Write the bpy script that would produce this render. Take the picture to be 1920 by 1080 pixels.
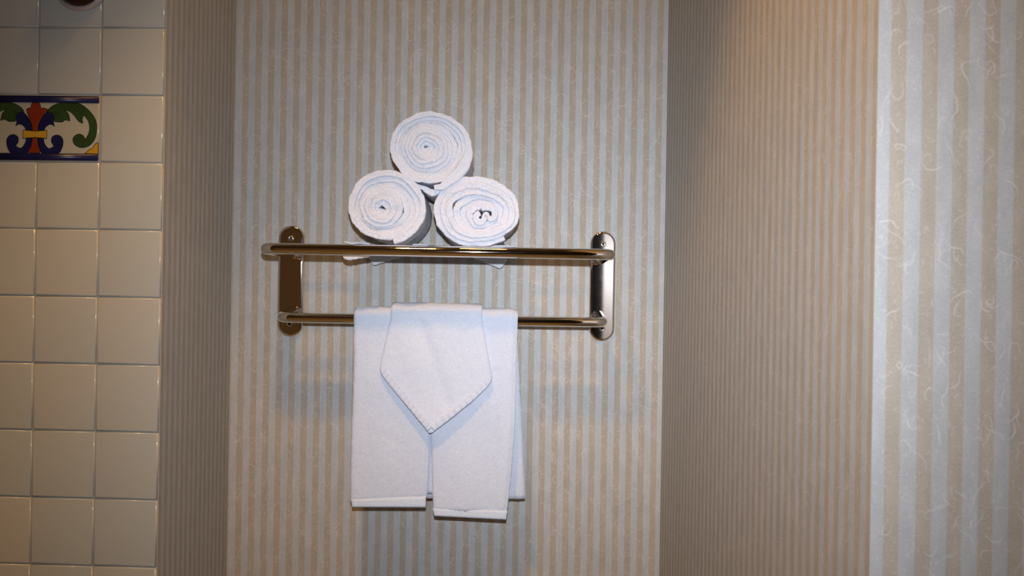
import bpy, bmesh, math, random
from mathutils import Vector, Matrix, noise
from mathutils.geometry import tessellate_polygon

S = bpy.context.scene
C = S.collection
for o in list(bpy.data.objects):
    bpy.data.objects.remove(o)
R_ = math.radians
random.seed(4)

# ------------------------------------------------------------------ camera
FPX = 1655.0
EYE = Vector((0.0, 0.0, 1.45))
YAW, ROLL = R_(2.0), R_(0.95)
Fw = Vector((math.sin(YAW), math.cos(YAW), 0))
R0 = Vector((math.cos(YAW), -math.sin(YAW), 0))
Zw = Vector((0, 0, 1))
Rt = R0 * math.cos(ROLL) + Zw * math.sin(ROLL)
Up = -R0 * math.sin(ROLL) + Zw * math.cos(ROLL)
cam_d = bpy.data.cameras.new('camera')
cam = bpy.data.objects.new('camera', cam_d)
C.objects.link(cam)
M = Matrix((Rt, Up, -Fw)).transposed().to_4x4()
M.translation = EYE
cam.matrix_world = M
cam_d.sensor_width = 23.6
cam_d.lens = FPX / 1920 * 23.6
cam_d.clip_start = 0.02
cam_d.dof.use_dof = True
cam_d.dof.focus_distance = 1.62
cam_d.dof.aperture_fstop = 5.0
S.camera = cam

# ------------------------------------------------------------------ world and lamps
S.view_settings.view_transform = 'Standard'
S.view_settings.look = 'None'
S.view_settings.gamma = 1
S.view_settings.exposure = 0
S.view_settings.use_curve_mapping = False
W = bpy.data.worlds.new('world'); S.world = W; W.use_nodes = True
W.node_tree.nodes['Background'].inputs[0].default_value = (1.0, 0.62, 0.30, 1)
W.node_tree.nodes['Background'].inputs[1].default_value = 0.012

def spot(name, loc, target, power, col, size, blend, radius):
    d = bpy.data.lights.new(name, 'SPOT')
    d.energy = power; d.color = col; d.spot_size = R_(size); d.spot_blend = blend
    d.shadow_soft_size = radius
    o = bpy.data.objects.new(name, d); C.objects.link(o)
    o.location = loc
    o.rotation_euler = (Vector(target) - Vector(loc)).to_track_quat('-Z', 'Y').to_euler()
    return o
# the camera's own pop-up flash, just above the lens
fl = EYE + Up * 0.090 - Fw * 0.01
flash = spot('camera_flash', fl, EYE + Fw * 1.7 + R0 * 0.09, 109, (0.955, 1.0, 1.10), 130, 0.3, 0.010)
# reflector profile of the flash: bright on its axis, fading sideways
flash.data.use_nodes = True
_t = flash.data.node_tree; _e = _t.nodes['Emission']
_tc = _t.nodes.new('ShaderNodeTexCoord'); _s = _t.nodes.new('ShaderNodeSeparateXYZ'); _t.links.new(_tc.outputs['Normal'], _s.inputs[0])
def _m(op, a, b=0.0):
    n = _t.nodes.new('ShaderNodeMath'); n.operation = op
    for i, v in enumerate((a, b)):
        if isinstance(v, (int, float)): n.inputs[i].default_value = v
        else: _t.links.new(v, n.inputs[i])
    return n.outputs[0]
_x2 = _m('ADD', _m('MULTIPLY', _s.outputs[0], _s.outputs[0]), _m('MULTIPLY', _s.outputs[1], _s.outputs[1]))
_tan2 = _m('DIVIDE', _x2, _m('MULTIPLY', _s.outputs[2], _s.outputs[2]))
_t.links.new(_m('POWER', _m('ADD', _m('MULTIPLY', _tan2, 3.9), 1.0), -2.0), _e.inputs['Strength'])
# warm recessed downlight in the ceiling
spot('ceiling_downlight', (-0.26, 0.46, 2.90), (-0.03, 0.47, 0.0), 74, (1.0, 0.49, 0.11), 93, 0.35, 0.085)

# warm fill lamp added under the ceiling to brighten the alcove's side walls
_d = bpy.data.lights.new('warm_fill', 'AREA'); _d.shape = 'DISK'; _d.size = 0.18; _d.energy = 3.4; _d.color = (1.0, 0.49, 0.11)
_o = bpy.data.objects.new('warm_fill', _d); C.objects.link(_o); _o.location = (0.02, 1.02, 2.92)

# ------------------------------------------------------------------ helpers
def ray(px, py):
    return Fw + Rt * ((px - 960) / FPX) + Up * ((540 - py) / FPX)
def at(px, py, Y):
    d = ray(px, py)
    return EYE + d * (Y / d.y)

def link(name, bm, mat=None, parent=None, smooth=False):
    me = bpy.data.meshes.new(name)
    bmesh.ops.recalc_face_normals(bm, faces=bm.faces)
    bm.to_mesh(me); bm.free()
    if smooth:
        for p in me.polygons: p.use_smooth = True
    o = bpy.data.objects.new(name, me); C.objects.link(o)
    if mat: me.materials.append(mat)
    if parent: o.parent = parent
    return o
def thing(name, label, cat, group=None, loc=(0, 0, 0)):
    o = bpy.data.objects.new(name, None); C.objects.link(o)
    o.location = loc; o.empty_display_size = 0.05
    o['label'] = label; o['category'] = cat
    if group: o['group'] = group
    return o
def adopt(o, root):
    """mesh written in world coordinates, moved under root"""
    o.parent = root
    o.matrix_parent_inverse = Matrix.Identity(4)
    o.location = o.location - root.location
    return o

# node shorthand
class NT:
    def __init__(s, name):
        s.m = bpy.data.materials.new(name); s.m.use_nodes = True
        s.t = s.m.node_tree; s.b = s.t.nodes['Principled BSDF']
    def n(s, typ, **kw):
        nd = s.t.nodes.new(typ)
        for k, v in kw.items(): setattr(nd, k, v)
        return nd
    def l(s, a, b): s.t.links.new(a, b)
    def put(s, sock, v):
        if hasattr(v, 'is_linked') or hasattr(v, 'links'): s.l(v, sock)
        else: sock.default_value = v
    def math(s, op, a, b=0.0, c=0.0, clamp=False):
        nd = s.n('ShaderNodeMath', operation=op, use_clamp=clamp)
        s.put(nd.inputs[0], a); s.put(nd.inputs[1], b); s.put(nd.inputs[2], c)
        return nd.outputs[0]
    def mapr(s, v, a, b, c=0.0, d=1.0, smooth=False):
        nd = s.n('ShaderNodeMapRange')
        if smooth: nd.interpolation_type = 'SMOOTHSTEP'
        s.put(nd.inputs['Value'], v)
        for k, x in zip(('From Min', 'From Max', 'To Min', 'To Max'), (a, b, c, d)): nd.inputs[k].default_value = x
        return nd.outputs[0]
    def noise(s, vec, scale, detail=2.0, rough=0.5, dist=0.0):
        nd = s.n('ShaderNodeTexNoise')
        s.l(vec, nd.inputs['Vector']); nd.inputs['Scale'].default_value = scale
        nd.inputs['Detail'].default_value = detail; nd.inputs['Roughness'].default_value = rough
        nd.inputs['Distortion'].default_value = dist
        return nd.outputs['Fac']
    def mix(s, f, a, b):
        nd = s.n('ShaderNodeMix', data_type='RGBA')
        s.put(nd.inputs[0], f)
        for sock, v in ((nd.inputs[6], a), (nd.inputs[7], b)):
            if isinstance(v, tuple): sock.default_value = (*v, 1) if len(v) == 3 else v
            else: s.l(v, sock)
        return nd.outputs[2]
    def off(s, vec, v, sc=(1, 1, 1), rot=(0, 0, 0)):
        nd = s.n('ShaderNodeMapping'); s.l(vec, nd.inputs[0])
        nd.inputs['Location'].default_value = v; nd.inputs['Scale'].default_value = sc
        nd.inputs['Rotation'].default_value = rot
        return nd.outputs[0]
    def bump(s, h, strength, dist):
        nd = s.n('ShaderNodeBump'); s.l(h, nd.inputs['Height'])
        nd.inputs['Strength'].default_value = strength; nd.inputs['Distance'].default_value = dist
        s.l(nd.outputs[0], s.b.inputs['Normal']); return nd

def plain(name, col, rough=0.5, metal=0.0, spec=0.5, vary=0.05, coat=0.0):
    k = NT(name)
    tc = k.n('ShaderNodeTexCoord').outputs['Object']
    f = k.noise(tc, 35, 3)
    c2 = tuple(min(1, x * (1 + vary * 2)) for x in col); c1 = tuple(x * (1 - vary * 2) for x in col)
    k.l(k.mix(f, c1, c2), k.b.inputs['Base Color'])
    k.b.inputs['Roughness'].default_value = rough; k.b.inputs['Metallic'].default_value = metal
    k.b.inputs['Specular IOR Level'].default_value = spec
    k.b.inputs['Coat Weight'].default_value = coat
    return k.m

# ------------------------------------------------------------------ materials
def wallpaper(name, period, phase, seed):
    """UV in metres: u along the wall, v up. Light stripes start at phase + n*period."""
    k = NT(name)
    uv = k.n('ShaderNodeUVMap').outputs[0]
    sx = k.n('ShaderNodeSeparateXYZ'); k.l(uv, sx.inputs[0])
    wob = k.noise(uv, 160, 2)
    u = k.math('ADD', sx.outputs[0], k.math('MULTIPLY', k.math('SUBTRACT', wob, 0.5), 0.0011))
    t = k.math('FRACT', k.math('DIVIDE', k.math('SUBTRACT', u, phase), period))
    # light where t < .52
    a = k.mapr(t, 0.0, 0.035, 0, 1, True)
    b = k.mapr(t, 0.515, 0.55, 1, 0, True)
    light = k.math('MULTIPLY', a, b)
    cl = (0.432, 0.445, 0.446); cb = (0.410, 0.368, 0.305)
    # gentle mottling of the paper
    mot = k.noise(k.off(uv, (seed, 0, 0), (1, 0.35, 1)), 55, 3, 0.6)
    fine = k.noise(k.off(uv, (seed, 2, 0), (1, 0.6, 1)), 900, 3, 0.7)
    base = k.mix(light, cb, cl)
    # silk fibres: thin contour lines of noise, kept only in short pieces
    fib = None
    for i, (sc, w, ms, lo, hi) in enumerate(((42, 0.0052, 40, 0.56, 0.60), (60, 0.0065, 55, 0.55, 0.60), (95, 0.010, 75, 0.53, 0.58),
                                             (30, 0.0040, 34, 0.57, 0.60), (150, 0.016, 60, 0.50, 0.56))):
        n1 = k.noise(k.off(uv, (seed * 3.1 + i * 7.7, i * 4.3, 0), (1, 0.62, 1), (0, 0, 0.5 * i)), sc, 1.2, 0.55, 0.25)
        d = k.math('ABSOLUTE', k.math('SUBTRACT', n1, 0.5))
        line = k.mapr(d, 0.0, w, 1, 0, True)
        mk = k.mapr(k.noise(k.off(uv, (i * 11.3 + seed, 9.1 * i, 0)), ms, 1, 0.5), lo, hi, 0, 1, True)
        g = k.math('MULTIPLY', line, mk)
        fib = g if fib is None else k.math('MAXIMUM', fib, g)
    sat = k.mix(k.mapr(mot, 0.35, 0.7), (0.93, 0.93, 0.93), (1.06, 1.06, 1.06))
    mm = k.n('ShaderNodeMix', data_type='RGBA', blend_type='MULTIPLY'); mm.inputs[0].default_value = 1
    k.l(base, mm.inputs[6]); k.l(sat, mm.inputs[7])
    fs = k.mix(k.mapr(fine, 0.3, 0.72), (0.80, 0.80, 0.80), (1.20, 1.20, 1.20))
    m2 = k.n('ShaderNodeMix', data_type='RGBA', blend_type='MULTIPLY'); m2.inputs[0].default_value = 1
    k.l(mm.outputs[2], m2.inputs[6]); k.l(fs, m2.inputs[7])
    col = k.mix(k.math('MULTIPLY', fib, k.math('ADD', k.math('MULTIPLY', light, 0.05), 0.10)), m2.outputs[2], (0.86, 0.84, 0.80))
    k.l(col, k.b.inputs['Base Color'])
    # the light stripes are printed in a faintly pearly ink
    k.b.inputs['Roughness'].default_value = 0.68
    k.l(k.mapr(light, 0, 1, 0.2, 1.0), k.b.inputs['Specular IOR Level'])
    k.b.inputs['Specular Tint'].default_value = (0.80, 0.93, 1.0, 1)
    h = k.math('ADD', k.math('MULTIPLY', fib, 0.25), k.math('ADD', k.math('MULTIPLY', fine, 0.5), k.math('MULTIPLY', light, 0.35)))
    k.bump(h, 0.35, 0.0005)
    return k.m

def terry(name, col=(0.665, 0.735, 0.865), strength=0.65, scale=1.0, sss=0.0):
    k = NT(name)
    tc = k.n('ShaderNodeTexCoord').outputs['Object']
    n1 = k.noise(tc, 640 * scale, 3, 0.7, 0.1)
    n2 = k.noise(k.off(tc, (3, 1, 2)), 230 * scale, 2, 0.6, 0.0)
    n3 = k.noise(k.off(tc, (7, 1, 4)), 22, 2, 0.5)
    h = k.math('ADD', k.math('MULTIPLY', n1, 1.25), k.math('MULTIPLY', n2, 0.6))
    cc = k.mix(k.mapr(h, 0.65, 1.25), tuple(x * 0.86 for x in col), tuple(min(1, x * 1.06) for x in col))
    cc = k.mix(k.mapr(n3, 0.3, 0.7), cc, k.mix(0.06, cc, (0.62, 0.66, 0.80)))
    k.l(cc, k.b.inputs['Base Color'])
    k.b.inputs['Roughness'].default_value = 0.95
    k.b.inputs['Specular IOR Level'].default_value = 0.1
    k.b.inputs['Sheen Weight'].default_value = 0.25
    k.b.inputs['Sheen Roughness'].default_value = 0.6
    k.bump(h, strength, 0.0016)
    if sss:
        k.b.inputs['Subsurface Weight'].default_value = sss; k.b.inputs['Subsurface Scale'].default_value = 0.006
        k.b.inputs['Subsurface Radius'].default_value = (1, 0.95, 0.9)
    return k.m

def hem_mat(name):
    k = NT(name)
    tc = k.n('ShaderNodeTexCoord').outputs['Object']
    n1 = k.noise(k.off(tc, (0, 0, 0), (1, 1, 0.35)), 420, 2, 0.6)
    k.l(k.mix(n1, (0.65, 0.73, 0.86), (0.70, 0.78, 0.90)), k.b.inputs['Base Color'])
    k.b.inputs['Roughness'].default_value = 0.85
    k.b.inputs['Specular IOR Level'].default_value = 0.2
    k.bump(n1, 0.35, 0.0008)
    return k.m

def tile_mat(name, col):
    k = NT(name)
    tc = k.n('ShaderNodeTexCoord').outputs['Object']
    rnd = k.n('ShaderNodeObjectInfo').outputs['Random']
    f = k.noise(tc, 700, 2, 0.6)
    g = k.noise(tc, 14, 2, 0.5)
    c = k.mix(k.mapr(f, 0.3, 0.7), tuple(x * 0.955 for x in col), tuple(x * 1.03 for x in col))
    c = k.mix(k.math('MULTIPLY', rnd, 0.22), c, (0.62, 0.52, 0.38))
    k.l(c, k.b.inputs['Base Color'])
    k.b.inputs['Roughness'].default_value = 0.13
    k.bump(k.math('ADD', k.math('MULTIPLY', g, 1.0), k.math('MULTIPLY', f, 0.03)), 0.25, 0.0012)
    return k.m

def chrome(name, col=(0.80, 0.77, 0.72), rough=0.03):
    k = NT(name)
    tc = k.n('ShaderNodeTexCoord').outputs['Object']
    f = k.noise(k.off(tc, (0, 0, 0), (1, 1, 3)), 60, 4, 0.7)
    k.b.inputs['Base Color'].default_value = (*col, 1)
    k.b.inputs['Metallic'].default_value = 1
    k.l(k.mapr(f, 0.3, 0.8, rough, rough + 0.02), k.b.inputs['Roughness'])
    return k.m

MCH = chrome('polished_chrome')
MCHP = chrome('plate_chrome', (0.78, 0.74, 0.69), 0.04)
MSC = chrome('screw_steel', (0.55, 0.52, 0.48), 0.2)
MHOLE = plain('dark_recess', (0.012, 0.010, 0.009), 0.6)
MT = terry('terry_cotton')
MTR = terry('terry_cotton_rolled', (0.74, 0.79, 0.90), 1.0, 0.9, 0.35)
MHEM = hem_mat('woven_hem')
MTH = terry('terry_hem', (0.66, 0.75, 0.875), 0.25)
MTILE = tile_mat('cream_glaze', (0.455, 0.495, 0.48))
MDECO = tile_mat('border_glaze', (0.42, 0.43, 0.36))
MGROUT = plain('grey_grout', (0.34, 0.345, 0.32), 0.85)
MBLUE = plain('cobalt_glaze', (0.009, 0.012, 0.075), 0.3, vary=0.15)
MGREEN = plain('green_glaze', (0.030, 0.065, 0.020), 0.12, vary=0.2)
MRED = plain('red_glaze', (0.21, 0.032, 0.012), 0.12, vary=0.1)
MYEL = plain('yellow_glaze', (0.52, 0.30, 0.032), 0.12, vary=0.06)
MINK = plain('black_outline_glaze', (0.008, 0.008, 0.010), 0.15)
MDOME = plain('dark_reflection', (0.055, 0.022, 0.014), 0.22, metal=0.7)  # the dark room's reflection in the chrome dome, painted as brown metal
MRIM = plain('pale_metal_rim', (0.62, 0.58, 0.58), 0.25, metal=0.5)
MPAINT = plain('tan_paint', (0.34, 0.26, 0.17), 0.8)
MFLOOR = plain('beige_floor', (0.44, 0.42, 0.37), 0.4)
MWOOD = plain('brown_wood', (0.72, 0.60, 0.40), 0.5)
MDARK = plain('dark_doorway', (0.02, 0.02, 0.025), 0.8)

# ------------------------------------------------------------------ the room
YB = 1.78
CL = at(433, 540, YB); CR = at(1245, 540, YB)          # back corners
EL = at(301, 540, 1.39); ER = at(1639, 540, 0.785)     # front edges
ZT, ZB = 2.94, 0.0

def prism(name, pts, mat, u0=0.0, face=(0, 1), z0=ZB, z1=ZT):
    """vertical prism over a plan polygon; UV runs in metres from pts[face[0]] to pts[face[1]]"""
    bm = bmesh.new(); uvl = bm.loops.layers.uv.new('UVMap')
    A = Vector(pts[face[0]]); B = Vector(pts[face[1]]); d = (B - A).normalized()
    lo = [bm.verts.new((p[0], p[1], z0)) for p in pts]; hi = [bm.verts.new((p[0], p[1], z1)) for p in pts]
    n = len(pts)
    for i in range(n):
        bm.faces.new((lo[i], lo[(i + 1) % n], hi[(i + 1) % n], hi[i]))
    bm.faces.new(lo); bm.faces.new(list(reversed(hi)))
    for f in bm.faces:
        for lp in f.loops:
            c = lp.vert.co
            lp[uvl].uv = ((Vector((c.x, c.y)) - A).dot(d) + u0, c.z)
    o = link(name, bm, mat); o['kind'] = 'structure'
    return o
V2 = lambda v: (v.x, v.y)

# back wall stripes fitted to the photograph
ua = at(442.5, 130, YB).x; ub = at(1219.2, 130, YB).x
P_back = (ub - ua) / 33
prism('wall_back', [(CL.x - 0.1, YB), (CR.x + 0.1, YB), (CR.x + 0.1, YB + 0.1), (CL.x - 0.1, YB + 0.1)],
      wallpaper('wallpaper_back', P_back, (ua - (CL.x - 0.1)) % P_back, 1.0))
# left return of the alcove, then the tiled wall
prism('wall_left', [V2(CL), (EL.x + 0.001, EL.y + 0.004), (EL.x - 0.1, EL.y + 0.02), (CL.x - 0.1, YB + 0.0)],
      wallpaper('wallpaper_left', 0.0253, 0.006, 5.0))
# right return and the near wall
nd = at(1900, 540, 1.0)
a10 = R_(-7.0)
nwd = Vector((math.cos(a10), -math.sin(a10)))             # runs right and away
NE = (ER.x + nwd.x * 1.3, ER.y + nwd.y * 1.3)
prism('wall_right', [V2(CR), V2(ER), (ER.x + 0.10, ER.y + 0.05), (CR.x + 0.1, YB)],
      wallpaper('wallpaper_right', 0.0253, 0.010, 9.0))
def near_u(px):
    d = ray(px, 630); t = 0
    # intersect with near wall line in plan
    A = Vector(V2(ER)); dd = Vector((d.x, d.y))
    det = dd.x * (-nwd.y) - dd.y * (-nwd.x)
    s = (dd.x * A.y - dd.y * A.x) / (dd.y * nwd.x - dd.x * nwd.y)
    return s
n1, n2 = near_u(1690.3), near_u(1866)
P_near = (n2 - n1) / 3
prism('wall_near_right', [V2(ER), NE, (NE[0], NE[1] + 0.12), (ER.x + 0.10, ER.y + 0.12), (ER.x + 0.1, ER.y + 0.05)],
      wallpaper('wallpaper_near', P_near, n1 % P_near, 13.0))

# silk fibres pressed into the wallpaper: short curled threads lying on the sheet
k = NT('silk_fibre'); MFIB = k.m
k.b.inputs['Base Color'].default_value = (0.80, 0.78, 0.74, 1); k.b.inputs['Roughness'].default_value = 0.6
k.b.inputs['Alpha'].default_value = 0.74; k.b.inputs['Specular IOR Level'].default_value = 0.2
def fibres(parent, A, B, z0, z1, dens, seed, inset=0.002):
    rnd = random.Random(seed)
    A, B = Vector((A[0], A[1], 0)), Vector((B[0], B[1], 0)); d = (B - A).normalized(); L = (B - A).length
    nrm = Vector((d.y, -d.x, 0))
    if nrm.dot(Vector((0, 0.9, 0)) - Vector(((A.x + B.x) / 2, (A.y + B.y) / 2, 0)) + Vector((0, -0.9, 0)) * 1.0) < 0: nrm = -nrm
    vs, fs = [], []
    area = L * (z1 - z0)
    def strand(n, step, w, turn, jit):
        x = rnd.uniform(0, L); z = rnd.uniform(z0, z1); a = rnd.gauss(math.pi / 2, 0.75) + (math.pi if rnd.random() < 0.5 else 0)
        cur = rnd.gauss(0, turn); base = len(vs); cnt = 0
        h = rnd.uniform(0.0001, 0.0003)
        for i in range(n + 1):
            if not (inset < x < L - inset): break
            f = w * (0.35 + 0.65 * math.sin(math.pi * min(1, (i + 0.3) / (n + 0.6))))
            ox, oz = -math.sin(a) * f / 2, math.cos(a) * f / 2
            for sg in (1, -1):
                p = A + d * (x + ox * sg) + nrm * h; vs.append((p.x, p.y, z + oz * sg))
            cnt += 1
            x += math.cos(a) * step; z += math.sin(a) * step
            a += cur + rnd.gauss(0, jit); cur += rnd.gauss(0, turn * 0.35)
        for i in range(cnt - 1):
            q = base + 2 * i; fs.append((q, q + 1, q + 3, q + 2))
    for _ in range(int(area * dens)): strand(rnd.randint(7, 15), 0.0021, rnd.uniform(0.0004, 0.00075), 0.20, 0.32)
    for _ in range(int(area * dens * 3)): strand(rnd.randint(2, 4), 0.0014, rnd.uniform(0.00025, 0.00055), 0.3, 0.5)
    me = bpy.data.meshes.new('silk_fibres'); me.from_pydata(vs, [], fs); me.materials.append(MFIB)
    o = bpy.data.objects.new('silk_fibres', me); C.objects.link(o); o.parent = parent; o['kind'] = 'stuff'
WO = {o.name: o for o in C.objects}
fibres(WO['wall_back'], V2(CL), V2(CR), 0.80, 2.15, 2600, 1)
fibres(WO['wall_left'], V2(CL), V2(EL), 0.85, 2.10, 1500, 2)
fibres(WO['wall_right'], V2(CR), V2(ER), 0.85, 2.10, 1500, 3)
fibres(WO['wall_near_right'], V2(ER), (ER.x + nwd.x * 0.5, ER.y + nwd.y * 0.5), 1.0, 1.9, 1700, 4)

# tiled wall
a4 = R_(4.0)
tdir = Vector((-math.cos(a4), math.sin(a4), 0))           # leftwards along the wall
tn = Vector((-math.sin(a4), -math.cos(a4), 0))            # towards the room
TH = 0.007
TO = Vector((EL.x, EL.y, 0))                              # right edge, tile face
g0 = TO - tn * 0.0022
ge = g0 + tdir * 0.95
tw = prism('wall_tiled', [V2(g0 - tdir*(-0.0012)), V2(ge), V2(ge - tn * 0.1), V2(g0 + tdir * 0.06 - tn * 0.1)], MGROUT)

def rounded_tile(w, h, t, r=0.0035, seg=3):
    bm = bmesh.new()
    bmesh.ops.create_cube(bm, size=1)
    for v in bm.verts: v.co = Vector((v.co.x * w, v.co.y * t, v.co.z * h))
    ed = [e for e in bm.edges if all(v.co.y < 0 for v in e.verts)]
    bmesh.ops.bevel(bm, geom=ed, offset=r * 0.6, segments=seg, affect='EDGES', profile=0.6)
    return bm
PT = 0.1052
# row line at px (180,432) as the reference joint
def tile_hit(px, py):
    d = ray(px, py); A = TO
    # plane through TO with normal tn
    t = (A - Vector((EYE.x, EYE.y, 0))).dot(tn) / Vector((d.x, d.y, 0)).dot(tn)
    return EYE + d * t
za = tile_hit(180, 178).z; zb = tile_hit(179, 935).z
PV = (za - zb) / 6
sa = (tile_hit(62, 700) - TO).dot(tdir); 
PH = sa / 2
print('PV', PV, 'PH', PH)
rot = Matrix.Rotation(math.atan2(-tdir.y, -tdir.x), 4, 'Z')
me0 = None
k0 = 0
for j in range(-4, 13):
    zc = za + PV * 0.5 - PV * (j)      # j=1 row is the decorated one (178..305)
    for i in range(8):
        if j == 1 and 1 <= i: continue
        sx = PH * (i + 0.5)
        p = TO + tdir * sx - tn * (TH / 2 + random.uniform(0, 0.0005))
        if me0 is None:
            o = link('tile', rounded_tile(PH - 0.0022, PV - 0.0022, TH), MTILE, smooth=False); me0 = o.data
            for f in me0.polygons: f.use_smooth = True
        else:
            o = bpy.data.objects.new('tile', me0); C.objects.link(o)
        o.parent = tw
        o.matrix_local = Matrix.Translation((p.x, p.y, zc)) @ rot @ Matrix.Rotation(random.uniform(-1, 1) * 0.0035, 4, 'Z') @ Matrix.Rotation(random.uniform(-1, 1) * 0.0035, 4, 'X') @ Matrix.Rotation(random.uniform(-1, 1) * 0.003, 4, 'Y')

# decorated border tiles (each two tiles wide) with painted motif in thin glaze relief
BW = PH * 2.04
zc = za - PV * 0.5
def flat_poly(name, pts, mat, parent, t0, t1):
    """pts in tile-local metres (x right, z up); extruded from -t0 to -t1 (towards room = -y)"""
    bm = bmesh.new()
    cl_ = []
    for q in pts:
        if not cl_ or math.hypot(q[0] - cl_[-1][0], q[1] - cl_[-1][1]) > 1e-5: cl_.append(q)
    pts = cl_
    if math.hypot(pts[0][0] - pts[-1][0], pts[0][1] - pts[-1][1]) < 1e-5: pts = pts[:-1]
    a = [bm.verts.new((x, -t0, z)) for x, z in pts]; b = [bm.verts.new((x, -t1, z)) for x, z in pts]
    n = len(pts)
    for tri in tessellate_polygon([[Vector((x, z, 0)) for x, z in pts]]):
        bm.faces.new([b[q] for q in tri])
    for i in range(n): bm.faces.new((a[i], a[(i + 1) % n], b[(i + 1) % n], b[i]))
    return link(name, bm, mat, parent)
def outline(pts, parent, h, w=0.00042):
    bm = bmesh.new(); n = len(pts)
    for i in range(n):
        (ax, az), (bx, bz) = pts[i], pts[(i + 1) % n]
        dx, dz = bx - ax, bz - az; L = math.hypot(dx, dz)
        if L < 1e-6: continue
        dx, dz = dx / L * w, dz / L * w
        q = [bm.verts.new((x, -h - 0.00008, z)) for x, z in ((ax - dz - dx * .5, az + dx - dz * .5), (ax + dz - dx * .5, az - dx - dz * .5), (bx + dz + dx * .5, bz - dx + dz * .5), (bx - dz + dx * .5, bz + dx + dz * .5))]
        bm.faces.new(q)
    return link('outline', bm, MINK, parent)
def cr(pts, n=6, closed=True):
    """Catmull-Rom through points"""
    out = []; m = len(pts)
    rng = range(m) if closed else range(m - 1)
    for i in rng:
        if closed: p0, p1, p2, p3 = pts[(i - 1) % m], pts[i], pts[(i + 1) % m], pts[(i + 2) % m]
        else: p0, p1, p2, p3 = pts[max(i - 1, 0)], pts[i], pts[i + 1], pts[min(i + 2, m - 1)]
        if len(p1) > 2 and p1[2] == 'c': pass
        for q in range(n):
            t = q / n
            f = lambda a, b, c, d: 0.5 * ((2 * b) + (-a + c) * t + (2 * a - 5 * b + 4 * c - d) * t * t + (-a + 3 * b - 3 * c + d) * t ** 3)
            out.append((f(p0[0], p1[0], p2[0], p3[0]), f(p0[1], p1[1], p2[1], p3[1])))
    if not closed: out.append(tuple(pts[-1][:2]))
    return out
def corners(segs, n=5):
    """list of open runs joined with sharp corners"""
    out = []
    for s in segs:
        q = cr(s, n, closed=False)
        out += q[:-1]
    return out
def grow(pts, d):
    """offset a closed outline outwards by d"""
    n = len(pts)
    ar = sum(pts[i][0] * pts[(i + 1) % n][1] - pts[(i + 1) % n][0] * pts[i][1] for i in range(n))
    sg = 1 if ar > 0 else -1
    out = []
    for i in range(n):
        ax, ay = pts[i - 1]; bx, by = pts[(i + 1) % n]
        dx, dy = bx - ax, by - ay; L = math.hypot(dx, dy) or 1
        out.append((pts[i][0] + sg * dy / L * d, pts[i][1] - sg * dx / L * d))
    return out

# motif coordinates measured in a crop (scale 6.75): centre of tile (435, 550)
SC = 1.0 / 6.75 * (PV / 125.5)
def T(p): return ((p[0] - 432) * SC * 1.055, -(p[1] - 548) * SC)
def TM(p): return (-(p[0] - 432) * SC * 1.055, -(p[1] - 548) * SC)
leaf = [  # green acanthus rising from the stem, arching right, with the scroll
    [(575, 330), (640, 268), (760, 222), (900, 215), (1010, 260), (1110, 350), (1170, 450), (1182, 560), (1160, 680), (1090, 765), (1000, 790), (920, 755), (893, 690), (920, 640), (975, 620), (1025, 645), (1042, 688)],
    [(1042, 688), (1080, 620), (1095, 540), (1075, 450), (1022, 378)],
    [(1022, 378), (1006, 430), (1012, 484)],
    [(1012, 484), (960, 458), (905, 385), (845, 335), (782, 320)],
    [(782, 320), (835, 365), (856, 455)],
    [(856, 455), (800, 445), (760, 468), (700, 468), (655, 455), (600, 420), (575, 380), (575, 330)]]
bluev = [  # blue stem: foot scroll, waist and flared top
    [(668, 525), (640, 505), (600, 505), (555, 545), (545, 610), (540, 700), (560, 760), (600, 805), (650, 790), (662, 765)],
    [(662, 765), (635, 725), (640, 665), (690, 635), (745, 650), (775, 700), (770, 780), (730, 860), (660, 900), (590, 905), (530, 880), (490, 810), (470, 700), (470, 560), (490, 480), (530, 400), (585, 345)],
    [(585, 345), (640, 370), (668, 420), (655, 460), (668, 525)]]
red = [[(432, 218), (480, 235), (502, 300)], [(502, 300), (545, 300), (585, 322), (540, 380), (500, 450), (470, 540), (466, 690), (480, 780), (500, 845), (470, 880), (432, 898)],
       [(432, 898), (395, 880), (358, 845), (385, 780), (400, 690), (398, 540), (370, 450), (340, 370), (325, 318), (350, 300), (375, 300)], [(375, 300), (390, 235), (432, 218)]]
clasp = [(287, 577), (432, 590), (580, 577), (578, 680), (432, 668), (287, 680)]
corner = [(1240, 725), (1200, 722), (1165, 745), (1140, 795), (1095, 815), (1060, 850), (1040, 895), (1240, 895)]
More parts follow.
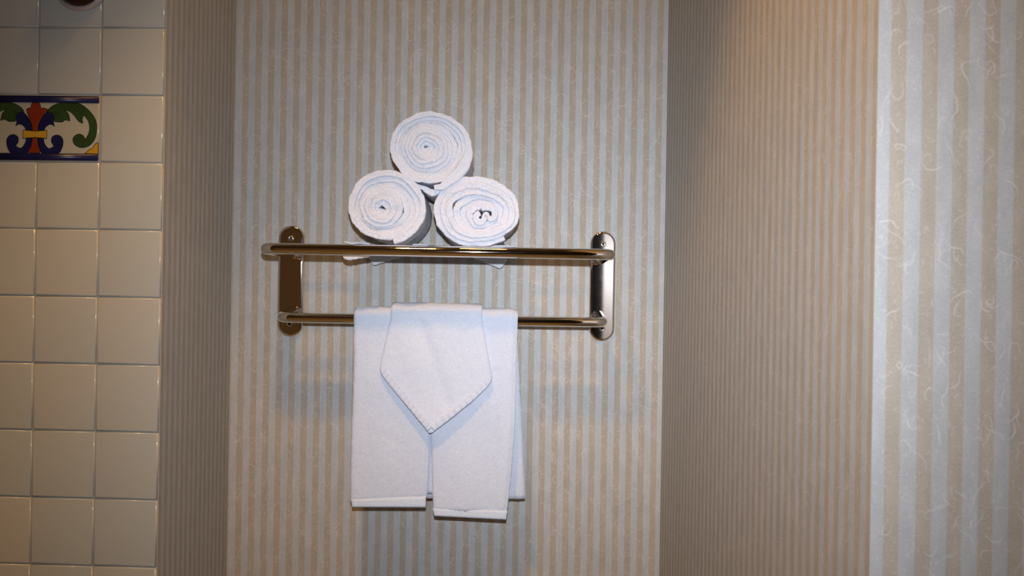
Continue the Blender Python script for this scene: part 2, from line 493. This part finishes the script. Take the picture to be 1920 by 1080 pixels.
def border_tile(idx):
    sx = PH * 1.0 + 0.001 + BW * (idx + 0.5)
    p = TO + tdir * sx - tn * (TH / 2)
    o = link('border_tile', rounded_tile(BW - 0.0022, PV - 0.0022, TH), MDECO, smooth=True)
    o.parent = tw
    o['label'] = 'painted border tile with green scrolls and a red bud'
    o.matrix_local = Matrix.Translation((p.x, p.y, zc)) @ rot
    y0 = TH / 2 - 0.001
    f0 = TH / 2
    hw = (BW - 0.0022) / 2; hh = (PV - 0.0022) / 2
    for s in (1, -1):
        z1, z2 = s * hh * 0.985, s * (hh * 0.985 - 0.0118)
        bm = bmesh.new(); bmesh.ops.create_cube(bm, size=1)
        for v in bm.verts: v.co = Vector((v.co.x * hw * 1.995, v.co.y * 0.0030 - f0 + 0.0005, v.co.z * abs(z1 - z2) + (z1 + z2) / 2))
        bmesh.ops.bevel(bm, geom=list(bm.edges), offset=0.001, segments=2, affect='EDGES')
        b = link('blue_band', bm, MBLUE, o, True)
    lv = 0
    for f in (T, TM):
        def shape(nm, pts, mat, h):
            q = [f(a) for a in pts]
            lim = hh * 0.985 - 0.0112
            q2 = [(max(-hw, min(hw, x)), max(-lim, min(lim, z))) for x, z in q]
            flat_poly(nm, q2, mat, o, y0, f0 + h)
            outline(q2, o, f0 + h)
        shape('green_leaf', corners(leaf), MGREEN, 0.00030)
        shape('blue_scroll', corners(bluev), MBLUE, 0.00052)
        shape('yellow_corner', corner, MYEL, 0.00030)
    f = T
    def shape1(nm, pts, mat, h):
        q = [T(a) for a in pts]; lim = hh * 0.985 - 0.0112
        q = [(x, max(-lim, min(lim, z))) for x, z in q]
        flat_poly(nm, q, mat, o, y0, f0 + h); outline(q, o, f0 + h)
    shape1('red_bud', corners(red), MRED, 0.00065)
    shape1('yellow_clasp', clasp, MYEL, 0.00085)
    # dark veins on the leaves
    for f in (T, TM):
        for vein in ([(850, 225), (890, 290), (935, 335)], [(880, 222), (930, 270), (960, 300)], [(600, 375), (655, 350), (715, 345)], [(600, 395), (650, 375), (700, 372)]):
            c = cr(vein, 5, closed=False); w = 0.00035
            top = [(x, z + w) for x, z in map(f, c)]; bot = [(x, z - w) for x, z in map(f, c)]
            flat_poly('leaf_vein', top + bot[::-1], MINK, o, y0, f0 + 0.0004)
    return o
border_tile(0)
border_tile(1)

# rest of the room, behind and beside the camera (seen only in reflections)
def box(name, a, b, mat, kind='structure', parent=None):
    bm = bmesh.new(); bmesh.ops.create_cube(bm, size=1)
    a, b = Vector(a), Vector(b)
    for v in bm.verts: v.co = Vector((a[i] + (b[i] - a[i]) * (v.co[i] + 0.5) for i in range(3)))
    o = link(name, bm, mat, parent)
    if kind: o['kind'] = kind
    return o
XL, XR, YR = -1.55, 1.55, -1.5
box('floor', (XL - 0.1, YR - 0.1, -0.1), (XR + 0.1, YB + 0.1, 0.0), MFLOOR)
box('ceiling', (XL - 0.1, YR - 0.1, ZT), (XR + 0.1, YB + 0.1, ZT + 0.1), MPAINT)
box('wall_rear', (XL - 0.1, YR - 0.1, 0), (XR + 0.1, YR, ZT), MPAINT)
box('wall_far_left', (XL - 0.1, YR, 0), (XL, YB, ZT), MPAINT)
box('wall_far_right', (XR, YR, 0), (XR + 0.1, YB, ZT), MPAINT)
dr = box('door_1', (-1.45, YR, 0), (-0.35, YR + 0.04, 2.2), MWOOD)
box('door_2', (0.05, YR, 0), (0.95, YR + 0.02, 2.2), MDARK)

# ------------------------------------------------------------------ towel rack
def arc_path(pts, rad, seg=10):
    """polyline with rounded corners"""
    P = [Vector(p) for p in pts]; out = [P[0]]
    for i in range(1, len(P) - 1):
        a = (P[i - 1] - P[i]).normalized(); b = (P[i + 1] - P[i]).normalized()
        ang = a.angle(b); d = rad / math.tan(ang / 2)
        s, e = P[i] + a * d, P[i] + b * d
        c = P[i] + (a + b).normalized() * (rad / math.sin(ang / 2))
        v0, v1 = s - c, e - c
        for q in range(seg + 1):
            t = q / seg; w = v0.angle(v1)
            out.append(c + (v0 * math.sin((1 - t) * w) + v1 * math.sin(t * w)) / math.sin(w))
    out.append(P[-1]); return out
def tube(bm, path, r, seg=28, cap=True):
    rings = []; n = len(path)
    for i, p in enumerate(path):
        t = (path[min(i + 1, n - 1)] - path[max(i - 1, 0)]).normalized()
        s = t.cross(Vector((0, 0, 1)))
        s = s.normalized() if s.length > 1e-4 else Vector((1, 0, 0))
        u = s.cross(t).normalized()
        rings.append([bm.verts.new(p + s * math.cos(2 * math.pi * k / seg) * r + u * math.sin(2 * math.pi * k / seg) * r) for k in range(seg)])
    for a, b in zip(rings, rings[1:]):
        for k in range(seg): bm.faces.new((a[k], a[(k + 1) % seg], b[(k + 1) % seg], b[k]))
    if cap: bm.faces.new(rings[0]); bm.faces.new(list(reversed(rings[-1])))
YF, YL = 1.540, 1.662          # front of shelf, front of lower bar
RB = 0.0098
pl, prr = at(546.5, 526, YB), at(1128.5, 538, YB)
zpl = (pl.z + prr.z) / 2
zs = (at(560, 468, YF).z + at(1050, 474.5, YF).z) / 2
zl = (at(600, 596, YL).z + at(1050, 603.5, YL).z) / 2
rack = thing('towel_rack', 'chrome hotel towel rack with a shelf rail above a lower towel bar', 'towel rack', loc=(0.5 * (pl.x + prr.x), YB, zpl))
PLH, PLW, PLT = 0.2225, 0.0525, 0.010
def stadium(w, h, n=20):
    r = w / 2; q = []
    for i in range(n + 1): a = math.pi * i / n; q.append((math.cos(a) * r, h / 2 - r + math.sin(a) * r))
    for i in range(n + 1): a = math.pi + math.pi * i / n; q.append((math.cos(a) * r, -(h / 2 - r) + math.sin(a) * r))
    return q
def plate(x, tilt=0.0):
    bm = bmesh.new()
    prof = [(0.0, 0.0), (0.0, 0.0045), (0.0008, 0.0072), (0.0026, 0.0092), (0.0052, 0.0100)]
    rings = []
    for ins, y in prof:
        rings.append([bm.verts.new((x + a, YB - y - (math.tan(tilt) * (a + 0.027) if y > 0.006 else 0), zpl + b)) for a, b in stadium(PLW - 2 * ins, PLH - 2 * ins)])
    n = len(rings[0])
    for a, b in zip(rings, rings[1:]):
        for k in range(n): bm.faces.new((a[k], a[(k + 1) % n], b[(k + 1) % n], b[k]))
    ft = bm.faces.new(list(reversed(rings[-1]))); bm.faces.new(rings[0])
    o = link('mounting_plate', bm, MCHP)
    for p in o.data.polygons: p.use_smooth = len(p.vertices) == 4
    adopt(o, rack)
    for s in (1, -1):
        zz = zpl + s * (PLH / 2 - 0.0262)
        bm = bmesh.new()
        m = Matrix.Translation((x - 0.0, YB - PLT, zz)) @ Matrix.Rotation(R_(90), 4, 'X')
        rr = []
        for r, h in ((0.0058, -0.0005), (0.0056, 0.0012), (0.0044, 0.0024), (0.0030, 0.0028), (0.0028, 0.0006)):
            rr.append([bm.verts.new(m @ Vector((math.cos(2 * math.pi * k / 20) * r, math.sin(2 * math.pi * k / 20) * r, h))) for k in range(20)])
        for a, b in zip(rr, rr[1:]):
            for k in range(20): bm.faces.new((a[k], a[(k + 1) % 20], b[(k + 1) % 20], b[k]))
        sc = link('screw', bm, MSC, None, True); sc.parent = o
        bm = bmesh.new()
        bmesh.ops.create_circle(bm, cap_ends=True, radius=0.0029, segments=6, matrix=m @ Matrix.Translation((0, 0, 0.0009)))
        h = link('screw_socket', bm, MHOLE); h.parent = o
    return o
plate(pl.x); plate(prr.x, R_(0.8))
xfl, xfr = at(495.5, 467, YF).x, at(1145, 475, YF).x
bm = bmesh.new()
tube(bm, arc_path([(pl.x, YB - 0.0095, zs), (xfl, YF, zs), (xfr, YF, zs), (prr.x, YB - 0.0095, zs)], 0.020), RB)
adopt(link('shelf_bar', bm, MCH, None, True), rack)
xll, xlr = at(526.5, 590, YL).x, at(1131, 604, YL).x
bm = bmesh.new()
tube(bm, arc_path([(pl.x + 0.004, YB - 0.0095, zl + 0.010), (xll, YL, zl), (xlr, YL, zl), (prr.x - 0.006, YB - 0.0095, zl + 0.010)], 0.016), RB * 0.98)
adopt(link('towel_bar', bm, MCH, None, True), rack)
RAILZ = zs + RB - 0.0058
for p in (0.185, 0.125, 0.062):
    f = (YB - p - YF) / (YB - YF)
    bm = bmesh.new()
    tube(bm, [Vector((xfl + (pl.x - xfl) * f, YB - p, RAILZ)), Vector((0, YB - p, RAILZ)), Vector((xfr + (prr.x - xfr) * f, YB - p, RAILZ))], 0.0058, 20)
    adopt(link('shelf_rail', bm, MCH, None, True), rack)
ZTOP = zs + RB                      # resting height for the rolls
print('ZTOP', ZTOP, 'zl', zl, 'zs', zs)

# ------------------------------------------------------------------ rolled washcloths
def fuzz(p, s, a, sd=0.0):
    return noise.noise_vector(Vector((p[0] * s + sd, p[1] * s, p[2] * s))) * a
ARC = 0.42
def strip(bm, path, th, yf, yb, seed, wob=0.003, ny=9, arcn=12, front=None):
    """closed cloth band: path of (x,z) centreline points, extruded from yf to yb, rounded fold at the front edge"""
    n = len(path); rings = []
    for i, (x, z) in enumerate(path):
        a = path[max(i - 1, 0)]; b = path[min(i + 1, n - 1)]
        dx, dz = b[0] - a[0], b[1] - a[1]; L = math.hypot(dx, dz) or 1
        nx, nz = -dz / L, dx / L
        t = th[i] if isinstance(th, list) else th
        h = t / 2
        y0 = yf + noise.noise(Vector((x * 34, z * 34, seed))) * wob + noise.noise(Vector((x * 11, z * 11, seed + 5))) * wob * 1.3
        if front: y0 += front(i / (n - 1))
        prof = []
        for q in range(ny): prof.append((-h, yb + (y0 + h * ARC - yb) * (q / ny)))
        for q in range(arcn + 1):
            an = math.pi * q / arcn
            prof.append((-h * math.cos(an), y0 + h - h * (1 - ARC) - h * ARC * (max(0.0, math.sin(an)) ** 0.6 - 0.42 * math.exp(-((an - math.pi / 2) / 0.30) ** 2))))
        for q in range(ny): prof.append((h, yb + (y0 + h * ARC - yb) * (1 - (q + 1) / ny)))
        ring = []
        for s_, y in prof:
            p = Vector((x + nx * s_, y, z + nz * s_))
            p += fuzz(p, 420, 0.0007, seed) + fuzz(p, 190, 0.0011, seed + 3) + fuzz(p, 60, 0.0016, seed + 6)
            ring.append(bm.verts.new(p))
        rings.append(ring)
    m = len(rings[0])
    for a, b in zip(rings, rings[1:]):
        for k in range(m): bm.faces.new((a[k], a[(k + 1) % m], b[(k + 1) % m], b[k]))
    bm.faces.new(rings[0]); bm.faces.new(list(reversed(rings[-1])))

YRF = 1.556
def P3(px, py, Y=YRF):
    v = at(px, py, Y); return (v.x, v.z)
def spiral(c, e, rx, rz, turns, start, cw, r0=0.05, seed=0, wav=0.035, squash=None, step=3.0, pw=1.0):
    """c centre, e eye of the spiral, in (x,z); outermost radius rx,rz; start = final angle in degrees"""
    N = int(turns * 360 / step); out = []
    for i in range(N + 1):
        f = i / N
        rho = r0 + (1 - r0) * f ** pw
        ang = R_(start) + (-1 if cw else 1) * 2 * math.pi * turns * (f - 1)
        w = 1 + wav * noise.noise(Vector((math.cos(ang) * 1.3, math.sin(ang) * 1.3, seed + rho * 3.2))) * (1.2 - 0.9 * rho)
        k = rho * w
        cx = e[0] + (c[0] - e[0]) * rho; cz = e[1] + (c[1] - e[1]) * rho
        out.append((cx + rx * k * math.cos(ang), cz + rz * k * math.sin(ang)))
    return out
mpx = YRF / FPX
def make_roll(name, label, c, e, rx, ry, turns, start, cw, seed, tail=None, r0=0.06, wav=0.1, depth=0.19, head=None, floor=None, squash=0.0, yoff=0.0):
    C3, E3 = P3(*c), P3(*e)
    RX, RZ = rx * mpx, ry * mpx
    pitch = (RX + RZ) / 2 * (1 - r0) / turns
    th = pitch * 1.2
    sp = spiral(C3, E3, RX - th / 2, RZ - th / 2, turns, start, cw, r0, seed, wav)
    nh = 0
    if head:
        hd = [P3(*q) for q in cr(head, 6, closed=False)][:-1]; sp = hd + sp; nh = len(hd)
    # settle on what is below
    if floor is not None:
        sp = [(x, max(z, floor + th / 2 + 0.0012)) for x, z in sp]
    ths = [th * (1.02 + 0.16 * noise.noise(Vector((x * 45, z * 45, seed + 20)))) for x, z in sp]
    for q in range(nh + 20): ths[q] *= 0.85 + 0.15 * min(1.0, q / (nh + 20.0)) ** 2
    if tail:
        tp = [P3(*q[:2]) for q in cr([q[:2] for q in tail], 8, closed=False)]
        sp = sp + tp[1:]; m = len(tp) - 1
        ths += [th * (1 + 1.7 * math.sin(math.pi * ((i + 1) / m) ** 0.8)) * (1 - 0.3 * (i + 1) / m) for i in range(m)]
    root = thing(name, label, 'towel', 'rolled washcloths on the shelf', loc=(C3[0], YRF + depth / 2 + yoff, min(z for x, z in sp)))
    bm = bmesh.new()
    strip(bm, sp, ths, YRF + yoff, YRF + depth + yoff, seed, wob=0.0035, front=lambda f: 0.004 * math.sin(f * 9 + seed))
    o = link('rolled_cloth', bm, MTR, None, True); adopt(o, root)
    return root, th

r1, t1 = make_roll('rolled_washcloth', 'white rolled washcloth at the lower left of the stack on the chrome shelf', (724, 387), (712, 390), 77, 71, 7.2, -78, True, 2.0,
          floor=ZTOP, wav=0.16)
r2, t2 = make_roll('rolled_washcloth', 'white rolled washcloth at the lower right of the stack, with an S-shaped centre', (895, 393), (906, 406), 88, 69.5, 5.6, -52, False, 5.0,
          floor=ZTOP, wav=0.20, r0=0.24, head=[(900, 399), (893, 403), (893, 413), (902, 417), (908, 409), (911, 402), (917, 410), (926, 409), (928, 398), (921, 390), (906, 389)])
r3, t3 = make_roll('rolled_washcloth', 'white rolled washcloth resting on top of the two lower rolls', (806, 278), (797, 276), 77, 71, 9.0, 5, True, 8.0,
          wav=0.10, tail=[(880, 280), (874, 302), (860, 324), (843, 339), (828, 350), (813, 352)], r0=0.05)
# loose corner of the top roll tucked between the two lower rolls
bm = bmesh.new()
tp = [P3(*q) for q in cr([(781, 345), (796, 353), (812, 361), (826, 352), (838, 345)], 8, closed=False)]
strip(bm, tp, [0.004 + 0.008 * math.sin(math.pi * (i + 1) / (len(tp) + 1)) for i in range(len(tp))], YRF + 0.006, YRF + 0.12, 3.3)
adopt(link('loose_corner', bm, MTR, None, True), r3)
# loose ends of the lower rolls lying on the rails, with corners drooping below them
def sheet(name, grid, th, mat, root, seed=0.0, amp=0.0006):
    """grid[i][j] world points -> closed thin cloth"""
    bm = bmesh.new(); n, m = len(grid), len(grid[0])
    def nrm(i, j):
        a = grid[min(i + 1, n - 1)][j] - grid[max(i - 1, 0)][j]; b = grid[i][min(j + 1, m - 1)] - grid[i][max(j - 1, 0)]
        return a.cross(b).normalized()
    top = [[None] * m for _ in range(n)]; bot = [[None] * m for _ in range(n)]
    for i in range(n):
        for j in range(m):
            p = grid[i][j]; q = nrm(i, j); f = fuzz(p, 300, amp, seed)
            edge = 0.55 if i in (0, n - 1) or j in (0, m - 1) else 1.0
            top[i][j] = bm.verts.new(p + q * th / 2 * edge + f); bot[i][j] = bm.verts.new(p - q * th / 2 * edge + f)
    for i in range(n - 1):
        for j in range(m - 1):
            bm.faces.new((top[i][j], top[i + 1][j], top[i + 1][j + 1], top[i][j + 1]))
            bm.faces.new((bot[i][j], bot[i][j + 1], bot[i + 1][j + 1], bot[i + 1][j]))
    for i in range(n - 1):
        bm.faces.new((top[i][0], bot[i][0], bot[i + 1][0], top[i + 1][0])); bm.faces.new((top[i][-1], top[i + 1][-1], bot[i + 1][-1], bot[i][-1]))
    for j in range(m - 1):
        bm.faces.new((top[0][j], top[0][j + 1], bot[0][j + 1], bot[0][j])); bm.faces.new((top[-1][j], bot[-1][j], bot[-1][j + 1], top[-1][j + 1]))
    return adopt(link(name, bm, mat, None, True), root)
def flap(name, pxs, Y, hang, root, seed, curve=0.0):
    """cloth corner: outline (top-left, top-right, bottom points) lofted in a vertical plane at depth Y"""
    top = [Vector(P3v) for P3v in ()]
    g = []
    n = 14; m = 8
    for i in range(n + 1):
        u = i / n
        x0 = pxs[0][0] + (pxs[1][0] - pxs[0][0]) * u
        yt = pxs[0][1] + (pxs[1][1] - pxs[0][1]) * u
        yb = hang(u)
        g.append([at(x0, yt + (yb - yt) * j / m, Y - curve * (j / m) ** 2 + 0.0015 * math.sin(u * 9 + seed)) for j in range(m + 1)])
    return sheet(name, g, 0.003, MTR, root, seed)
flap('corner_flap', [(643, 470), (695, 470)], 1.574, lambda u: 488 - 6.5 * max(0, u - 0.25) / 0.75 - 5 * max(0, 0.15 - u) / 0.15 + 0.6 * math.sin(u * 30), r1, 1.0)
flap('corner_flap', [(688, 468), (772, 468)], 1.752, lambda u: (478 + (u / 0.14) * 20) if u < 0.14 else 498 - 21 * (u - 0.14) / 0.86 + 0.8 * math.sin(u * 40), r1, 2.0)
flap('corner_flap', [(878, 470), (954, 470)], 1.752, lambda u: (480 + 25 * u / 0.82) if u < 0.82 else 505 - 25 * (u - 0.82) / 0.18, r2, 3.0)
def lying(name, xa, xb, ya, yb, root, seed):
    g = []
    for i in range(15):
        u = i / 14
        row = []
        for j in range(12):
            v = j / 11
            x = at(xa, 455, YRF).x * (1 - u) + at(xb, 455, YRF).x * u
            lift = 0.003 * abs(math.sin(u * 4 + seed)) * (1 - u if seed < 5 else u)
            row.append(Vector((x, ya + (yb - ya) * v, ZTOP + 0.0035 + lift * (0.6 + 0.4 * math.sin(v * 5 + seed)))))
        g.append(row)
    return sheet(name, g, 0.004, MTR, root, seed)
lying('loose_end', 641, 690, 1.578, 1.74, r1, 2.0)
lying('loose_end', 915, 966, 1.59, 1.73, r2, 6.0)
lying('loose_end', 770, 800, 1.60, 1.73, r1, 3.0)

# ------------------------------------------------------------------ hand towel and washcloth on the lower bar
def lerp_tab(tab, y):
    """tab of (y, x), linear"""
    if y <= tab[0][0]: return tab[0][1]
    for (a, xa), (b, xb) in zip(tab, tab[1:]):
        if y <= b:
            t = (y - a) / (b - a); return xa + (xb - xa) * t
    return tab[-1][1]
def zpx(z, Y, xref):
    """image row of a world height at depth Y near column xref"""
    v = at(xref, 540, Y)
    return 540 - (z - v.z) * FPX / (Fw.dot(v - EYE))
def drape(name, left, right, bottom_l, bottom_r, back_len, rad, th, mat, root, seed, flare=0.0, belly=0.0015, ztop=None, backx=None, hem=0.0, nw=44, taper=False, wave=0.0, dents=()):
    """cloth folded over the lower bar. left/right: tables (row, column) for the front edges.
    bottom_l / bottom_r: rows where the front ends. The section is a rounded band lofted along the drop."""
    Yc, zc_ = YL, zl
    yf = Yc - rad
    xm = (left[0][1] + right[0][1]) / 2
    # arc length stations: front bottom (0) .. front top .. over .. back bottom
    stations = []
    nf = 60
    for i in range(nf + 1):
        stations.append(('f', 1 - i / nf))         # 1 = bottom, 0 = bar level
    for i in range(1, 14):
        stations.append(('a', i / 14))
    nb = 40
    for i in range(nb + 1):
        stations.append(('b', i / nb))
    rings = []
    ytop_row = zpx(zc_, yf, xm)
    for kind, s in stations:
        ring_t, ring_b = [], []
        for j in range(nw + 1):
            u = j / nw
            if kind == 'f':
                # rows of the bottom differ left to right
                bl = bottom_l + (bottom_r - bottom_l) * u
                row = ytop_row + (bl - ytop_row) * s
                px = lerp_tab(left, row) * (1 - u) + lerp_tab(right, row) * u
                p = at(px, row, yf - flare * s * s)
                nv = Vector((0, -1, 0))
                for (x0, y0, x1, y1, dep, wid) in dents:
                    dx, dy = x1 - x0, y1 - y0; L2 = dx * dx + dy * dy
                    tt = max(0, min(1, ((px - x0) * dx + (row - y0) * dy) / L2))
                    dd = math.hypot(px - x0 - dx * tt, row - y0 - dy * tt)
                    p = p - nv * dep * math.exp(-(dd / wid) ** 2)
                p = p + nv * (belly * noise.noise(Vector((p.x * 16, p.z * 9, seed))) * 2 + wave * math.sin(u * math.pi) * s)
            else:
                pl_ = lerp_tab(left, ytop_row); pr_ = lerp_tab(right, ytop_row)
                px = pl_ * (1 - u) + pr_ * u
                q = at(px, ytop_row, yf)
                if kind == 'a':
                    an = math.pi * s
                    nv = Vector((0, -math.cos(an), math.sin(an)))
                    p = Vector((q.x, Yc, zc_ + (q.z - zc_) * math.cos(an))) + nv * rad
                else:
                    x = q.x
                    if backx: x += (backx[0] * (1 - u) + backx[1] * u) * s
                    nv = Vector((0, 1, 0))
                    p = Vector((x, Yc + rad, zc_ - back_len * s)) + nv * (belly * noise.noise(Vector((x * 14, s * 3, seed + 9))))
            # rounded edges
            e = min(u, 1 - u) * nw
            hh = th / 2 * (1 if e >= 2 else (0.86 if e >= 1 else 0.42))
            if kind == 'f' and s > 0.985: hh *= 0.6
            if kind == 'b' and s > 0.985: hh *= 0.6
            f = fuzz(p, 420, 0.0006, seed) + fuzz(p, 90, 0.0007, seed)
            ring_t.append((p + nv * hh + f)); ring_b.append((p - nv * hh + f))
        rings.append(ring_t + ring_b[::-1])
    bm = bmesh.new()
    vr = [[bm.verts.new(p) for p in r] for r in rings]
    m = len(vr[0])
    for a, b in zip(vr, vr[1:]):
        for k in range(m): bm.faces.new((a[k], a[(k + 1) % m], b[(k + 1) % m], b[k]))
    for r, rev in ((vr[0], False), (vr[-1], True)):
        h = m // 2
        for k in range(h - 1):
            q = (r[k], r[k + 1], r[m - 2 - k], r[m - 1 - k])
            bm.faces.new(q)
    return adopt(link(name, bm, mat, None, True), root)

def hem_band(name, pts_a, pts_b, th, root, seed, ribs=0, amp=0.0005, mat=None):
    """flat woven hem between two lines of world points; optional raised ribs across it"""
    n = len(pts_a) - 1; m = 6; g = []
    for i in range(n + 1):
        g.append([pts_a[i].lerp(pts_b[i], j / m) + Vector((0, -1, 0)) * (amp * (0.5 + 0.5 * math.cos(2 * math.pi * ribs * i / n)) if ribs else 0) for j in range(m + 1)])
    return sheet(name, g, th, mat or MHEM, root, seed, 0.0002)

RT = 0.0098 + 0.0062
towel = thing('hand_towel', 'white terry hand towel folded into two front panels, hung over the lower bar', 'towel', loc=(at(820, 590, YL).x, YL, zl))
# underlying layer that hangs behind the bar as well
L0 = [(560, 666), (600, 666), (940, 672)]; R0t = [(560, 968), (600, 968), (940, 950)]
drape('back_layer', [(560, 668), (900, 668)], [(560, 972), (900, 952)], 925, 925, 0.338, 0.0130, 0.0055, MT, towel, 3.0, backx=(0.0, 0.022))
LP = drape('front_panel', [(560, 664.5), (590, 664), (700, 663), (850, 658), (950, 657)], [(560, 806), (700, 806), (830, 806), (900, 803), (950, 799)],
      940, 933, 0.10, 0.0185, 0.0105, MT, towel, 1.0, flare=0.004)
RP = drape('front_panel', [(560, 807), (800, 808), (900, 810), (970, 813)], [(560, 971), (590, 971), (800, 966), (900, 958), (970, 949)],
      957, 960, 0.10, 0.0185, 0.0105, MT, towel, 2.0, flare=0.008, dents=[(925, 700, 922, 990, 0.0030, 10)])
def line(pa, pb, Y, n=40): return [at(pa[0] + (pb[0] - pa[0]) * i / n, pa[1] + (pb[1] - pa[1]) * i / n, Y) for i in range(n + 1)]
yp = YL - 0.0185
hem_band('hem', line((658.5, 936), (799, 930), yp - 0.0066), line((660, 950.5), (798, 951), yp - 0.0066), 0.0055, towel, 1, ribs=22, amp=0.0006, mat=MTH)
hem_band('hem', line((811.5, 953), (951.5, 957), yp - 0.0106), line((814, 967), (949, 974), yp - 0.0106), 0.0055, towel, 2, ribs=22, amp=0.0005, mat=MTH)

wc = thing('washcloth', 'white washcloth hung as a pointed pentagon in front of the hand towel', 'towel', loc=(at(807, 590, YL).x, YL - 0.03, zl))
# pointed front: edge tables close at the tip
tipx, tipy = 807, 812
WL = [(560, 739), (575, 737), (600, 732), (640, 722), (680, 713.5), (692, 712), (704, 716), (720, 728), (750, 753), (780, 778), (800, 795), (tipy, tipx - 2.5)]
WR = [(560, 896), (575, 898), (600, 904), (640, 911), (680, 918), (706, 923), (716, 921), (726, 914), (750, 889), (780, 852), (800, 826), (tipy, tipx + 2.5)]
drape('cloth', WL, WR, tipy, tipy, 0.13, 0.0285, 0.0070, MT, wc, 6.0, flare=0.020, nw=56, dents=[(785, 600, 838, 755, 0.0045, 13), (760, 640, 800, 780, -0.0020, 16)])
def edge_line(tab, rows, inward, Yf):
    out = []
    for r in rows:
        s = (r - 590) / (tipy - 590)
        out.append(at(lerp_tab(tab, r) + inward[0], r + inward[1], YL - 0.0285 - 0.020 * s * s - Yf))
    return out
rows = [700 + (808 - 700) * i / 72 for i in range(73)]
hem_band('hem', edge_line(WL, rows, (0.5, 0), 0.0022), edge_line(WL, rows, (9, -9), 0.0022), 0.0046, wc, 3, ribs=13, amp=0.0022, mat=MT)
rows = [722 + (808 - 722) * i / 72 for i in range(73)]
hem_band('hem', edge_line(WR, rows, (-0.5, 0), 0.0022), edge_line(WR, rows, (-8, -9), 0.0022), 0.0046, wc, 4, ribs=10, amp=0.0018, mat=MT)

# ------------------------------------------------------------------ round fixture at the top of the tiled wall
cf = tile_hit(153, -32)
fx = thing('wall_fixture', 'round chrome fixture with a painted dark reflection and a pale rim on the tiles at the top', 'fixture', loc=(cf.x, cf.y, cf.z))
def lathe(name, prof, mat, seg=48):
    bm = bmesh.new(); rings = []
    for r, h in prof:
        rings.append([bm.verts.new(rot.to_3x3() @ Vector((math.cos(2 * math.pi * k / seg) * r, -h, math.sin(2 * math.pi * k / seg) * r))) for k in range(seg)])
    for a, b in zip(rings, rings[1:]):
        for k in range(seg): bm.faces.new((a[k], a[(k + 1) % seg], b[(k + 1) % seg], b[k]))
    bm.faces.new(rings[-1]); bm.faces.new(list(reversed(rings[0])))
    return link(name, bm, mat, fx, True)
lathe('rim', [(0.0445, 0.0), (0.0450, 0.003), (0.0435, 0.008), (0.0405, 0.010), (0.0385, 0.008)], MRIM)
lathe('dome', [(0.0392, 0.004), (0.0388, 0.012), (0.0360, 0.020), (0.0300, 0.026), (0.0200, 0.030), (0.0080, 0.032)], MDOME)
